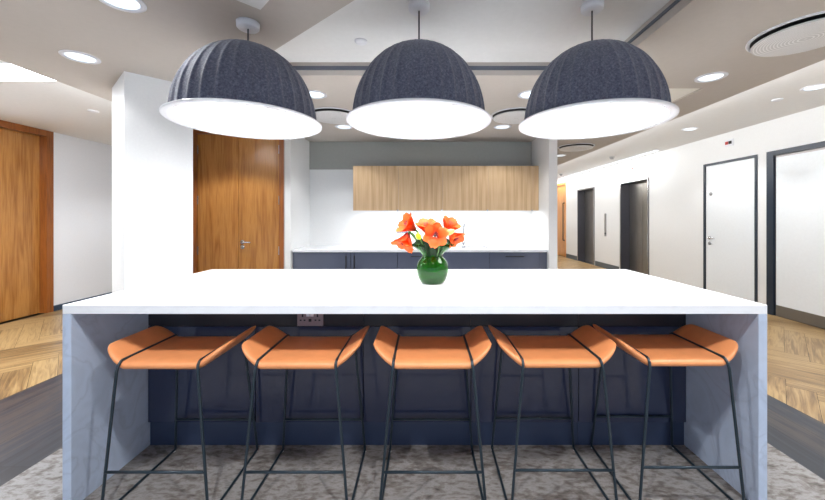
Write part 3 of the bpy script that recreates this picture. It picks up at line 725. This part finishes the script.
def bloom(name, base, direction, L, W, flare, stem_pts, label, roll=0):
    base = Vector(base); ax = Vector(direction).normalized()
    t = thing(name, tuple(stem_pts[0]), label, 'flower', 'orange amaryllis flowers in the green vase')
    s0 = ax.cross(Vector((0, 0, 1))); s0 = s0.normalized() if s0.length > .1 else Vector((1, 0, 0))
    bm = B(); lay = bm.verts.layers.float.new('along')
    for k in range(6):
        q = Quaternion(ax, roll+k*pi/3); sd = q @ s0
        for row in petal(bm, base+ax*(.002*(k % 2)), ax, sd, L*(1 if k % 2 else .94), W, flare, k % 2):
            for v, u in row: v[lay] = u
    ext = bmesh.ops.solidify(bm, geom=bm.faces[:], thickness=.0008)
    bmesh.ops.recalc_face_normals(bm, faces=bm.faces[:])
    part('petals', bm, M['petal'], t, True)
    sm = B()
    for k in range(6):
        q = Quaternion(ax, k*pi/3+.4); sd = q @ s0
        pts = [base+ax*.01, base+ax*L*.4+sd*.006, base+ax*L*.62+sd*.011+Vector((0, 0, .004))]
        tube(sm, pts, .0011, 5); bmesh.ops.create_icosphere(sm, subdivisions=1, radius=.0032, matrix=Matrix.Translation(pts[-1]))
    part('stamens', sm, M['stamen'], t, True)
    pts = [Vector(p) for p in stem_pts]+[base-ax*.012, base+ax*.012]
    part('stem', tube(B(), fillet(pts, .03, 4), .0055, 8), M['stem'], t, True)
mouth = lambda dx, dy: [(VX+dx*.8, VY+dy*.8, VZ+.03), (VX+dx, VY+dy, VZ+.175)]
k = .00597
def P(x, y, d=0):  # offsets around the bouquet, measured from the vase axis
    D = VY+d; return ((x-425)*D/355, D, EYE-(y-218)*D/355)
bloom('amaryllis', P(435, 236, -.12), (.05, -1, .16), .082, .062, .85, mouth(.0, -.02), 'large open orange amaryllis in the middle of the bouquet, facing forward', .3)
bloom('amaryllis', P(415.5, 230, -.02), (-.72, -.38, .50), .125, .072, .52, mouth(-.02, .0), 'orange amaryllis pointing up and left, topmost at the left of the bouquet', .1)
bloom('amaryllis', P(427.5, 234, .04), (-.16, -.40, 1), .11, .070, .55, mouth(-.005, .02), 'orange amaryllis pointing upward just behind the large middle flower', .2)
bloom('amaryllis', P(408.5, 233, -.06), (-.42, -.42, -1), .125, .072, .55, mouth(-.03, -.02), 'orange amaryllis drooping down at the left side of the bouquet', .5)
bloom('amaryllis', P(445.5, 232, .02), (.52, -.38, .85), .110, .070, .55, mouth(.02, .0), 'orange amaryllis pointing up and right at the top right of the bouquet', .4)
bloom('amaryllis', P(450, 232.5, -.03), (.62, -.42, -.70), .100, .066, .58, mouth(.03, -.01), 'orange amaryllis leaning right and down at the right side of the bouquet', .0)
def bud(name, p, d, L, r, m, label):
    p = Vector(p); ax = Vector(d).normalized(); t = thing(name, (VX, VY, VZ+.05), label, 'flower bud')
    part('bud', tube(B(), [p+ax*L*u for u in (0, .15, .4, .7, .92, 1)], r, 10, False, [r*.3, r*.7, r, r*.9, r*.45, r*.1]), m, t, True)
    part('stem', tube(B(), fillet([(VX, VY, VZ+.05), (VX+(p.x-VX)*.5, VY+(p.y-VY)*.4, VZ+.17), p-ax*.015, p+ax*.01], .03), .004, 8), M['stem'], t, True)
bud('amaryllis_bud', P(420, 239, -.10), (-.25, -.6, .5), .055, .016, M['bud'], 'bright lime green bud left of the large middle flower')
bud('amaryllis_bud', P(443, 234.5, -.13), (.9, -.4, .35), .075, .018, M['bud_orange'], 'closed pale orange bud between the middle and right flowers')
bud('amaryllis_bud', P(415, 237.5, -.07), (-.6, -.2, .9), .035, .009, M['stem'], 'small green bud at the left edge of the bouquet')
def leaf(pts, W, label):
    pts = [Vector(p) for p in pts]; pts = fillet(pts, .04, 5); n = len(pts); bm = B(); rows = []
    for i, p in enumerate(pts):
        u = i/(n-1); tn = (pts[min(i+1, n-1)]-pts[max(i-1, 0)]).normalized(); sd = tn.cross(Vector((0, -1, .25))).normalized()
        w_ = W*(.25+.75*sin(pi*min(1, u*.9+.12))); up = sd.cross(tn)
        rows.append([bm.verts.new(p+sd*w_*v+up*(.006*(v*v))) for v in (-1, -.5, 0, .5, 1)])
    for a, b in zip(rows, rows[1:]):
        for j in range(4): bm.faces.new((a[j], a[j+1], b[j+1], b[j]))
    bmesh.ops.solidify(bm, geom=bm.faces[:], thickness=.001)
    bmesh.ops.recalc_face_normals(bm, faces=bm.faces[:])
    solo('leaf', bm, M['leaf'], label, 'leaf', 'dark leaves in the vase', True)
leaf([(VX-.01, VY-.03, VZ+.10), P(428, 247, -.06), P(419, 241, -.09), P(412, 246, -.10)], .022, 'dark green leaf curling over the left side of the vase rim')
leaf([(VX+.01, VY-.03, VZ+.10), P(438, 246, -.06), P(447, 240, -.08), P(452, 246, -.09)], .020, 'green leaf curling over the right side of the vase rim')
leaf([(VX, VY-.03, VZ+.12), P(430, 250, -.07), P(427, 243, -.09), P(423, 238, -.10)], .024, 'dark leaf upright below the lime bud')
leaf([(VX+.01, VY-.02, VZ+.12), P(437, 250, -.06), P(440, 243, -.08), P(444, 239, -.07)], .026, 'dark leaf under the large middle flower, right of centre')
leaf([(VX-.01, VY+.0, VZ+.12), P(427, 249, .0), P(421, 244, .0), P(416, 240, .02)], .026, 'dark leaf behind the drooping left flower')
leaf([(VX+.0, VY-.03, VZ+.12), P(433, 252, -.07), P(433, 246, -.09), P(435, 240, -.09)], .028, 'dark leaf in the centre of the vase mouth under the large flower')

# ------------------------------------------------------------------ world, camera, view
w_ = bpy.data.worlds.new('sky'); SC.world = w_; w_.use_nodes = True
w_.node_tree.nodes['Background'].inputs[0].default_value = (.75, .86, 1, 1); w_.node_tree.nodes['Background'].inputs[1].default_value = 1
cam = bpy.data.cameras.new('camera'); co = bpy.data.objects.new('camera', cam); COL.objects.link(co); SC.camera = co
co.location = (0, 0, EYE); co.rotation_euler = (radians(90), 0, 0)
cam.sensor_fit = 'HORIZONTAL'; cam.sensor_width = 36; cam.lens = 355/825*36; cam.shift_x = -12.5/825; cam.shift_y = -32/825; cam.clip_start = .05
SC.view_settings.view_transform = 'Standard'; SC.view_settings.look = 'None'; SC.view_settings.gamma = 1; SC.view_settings.use_curve_mapping = False
SC.view_settings.exposure = 0.0
SC.cycles.max_bounces = 8; SC.cycles.diffuse_bounces = 5; SC.cycles.sample_clamp_indirect = 6
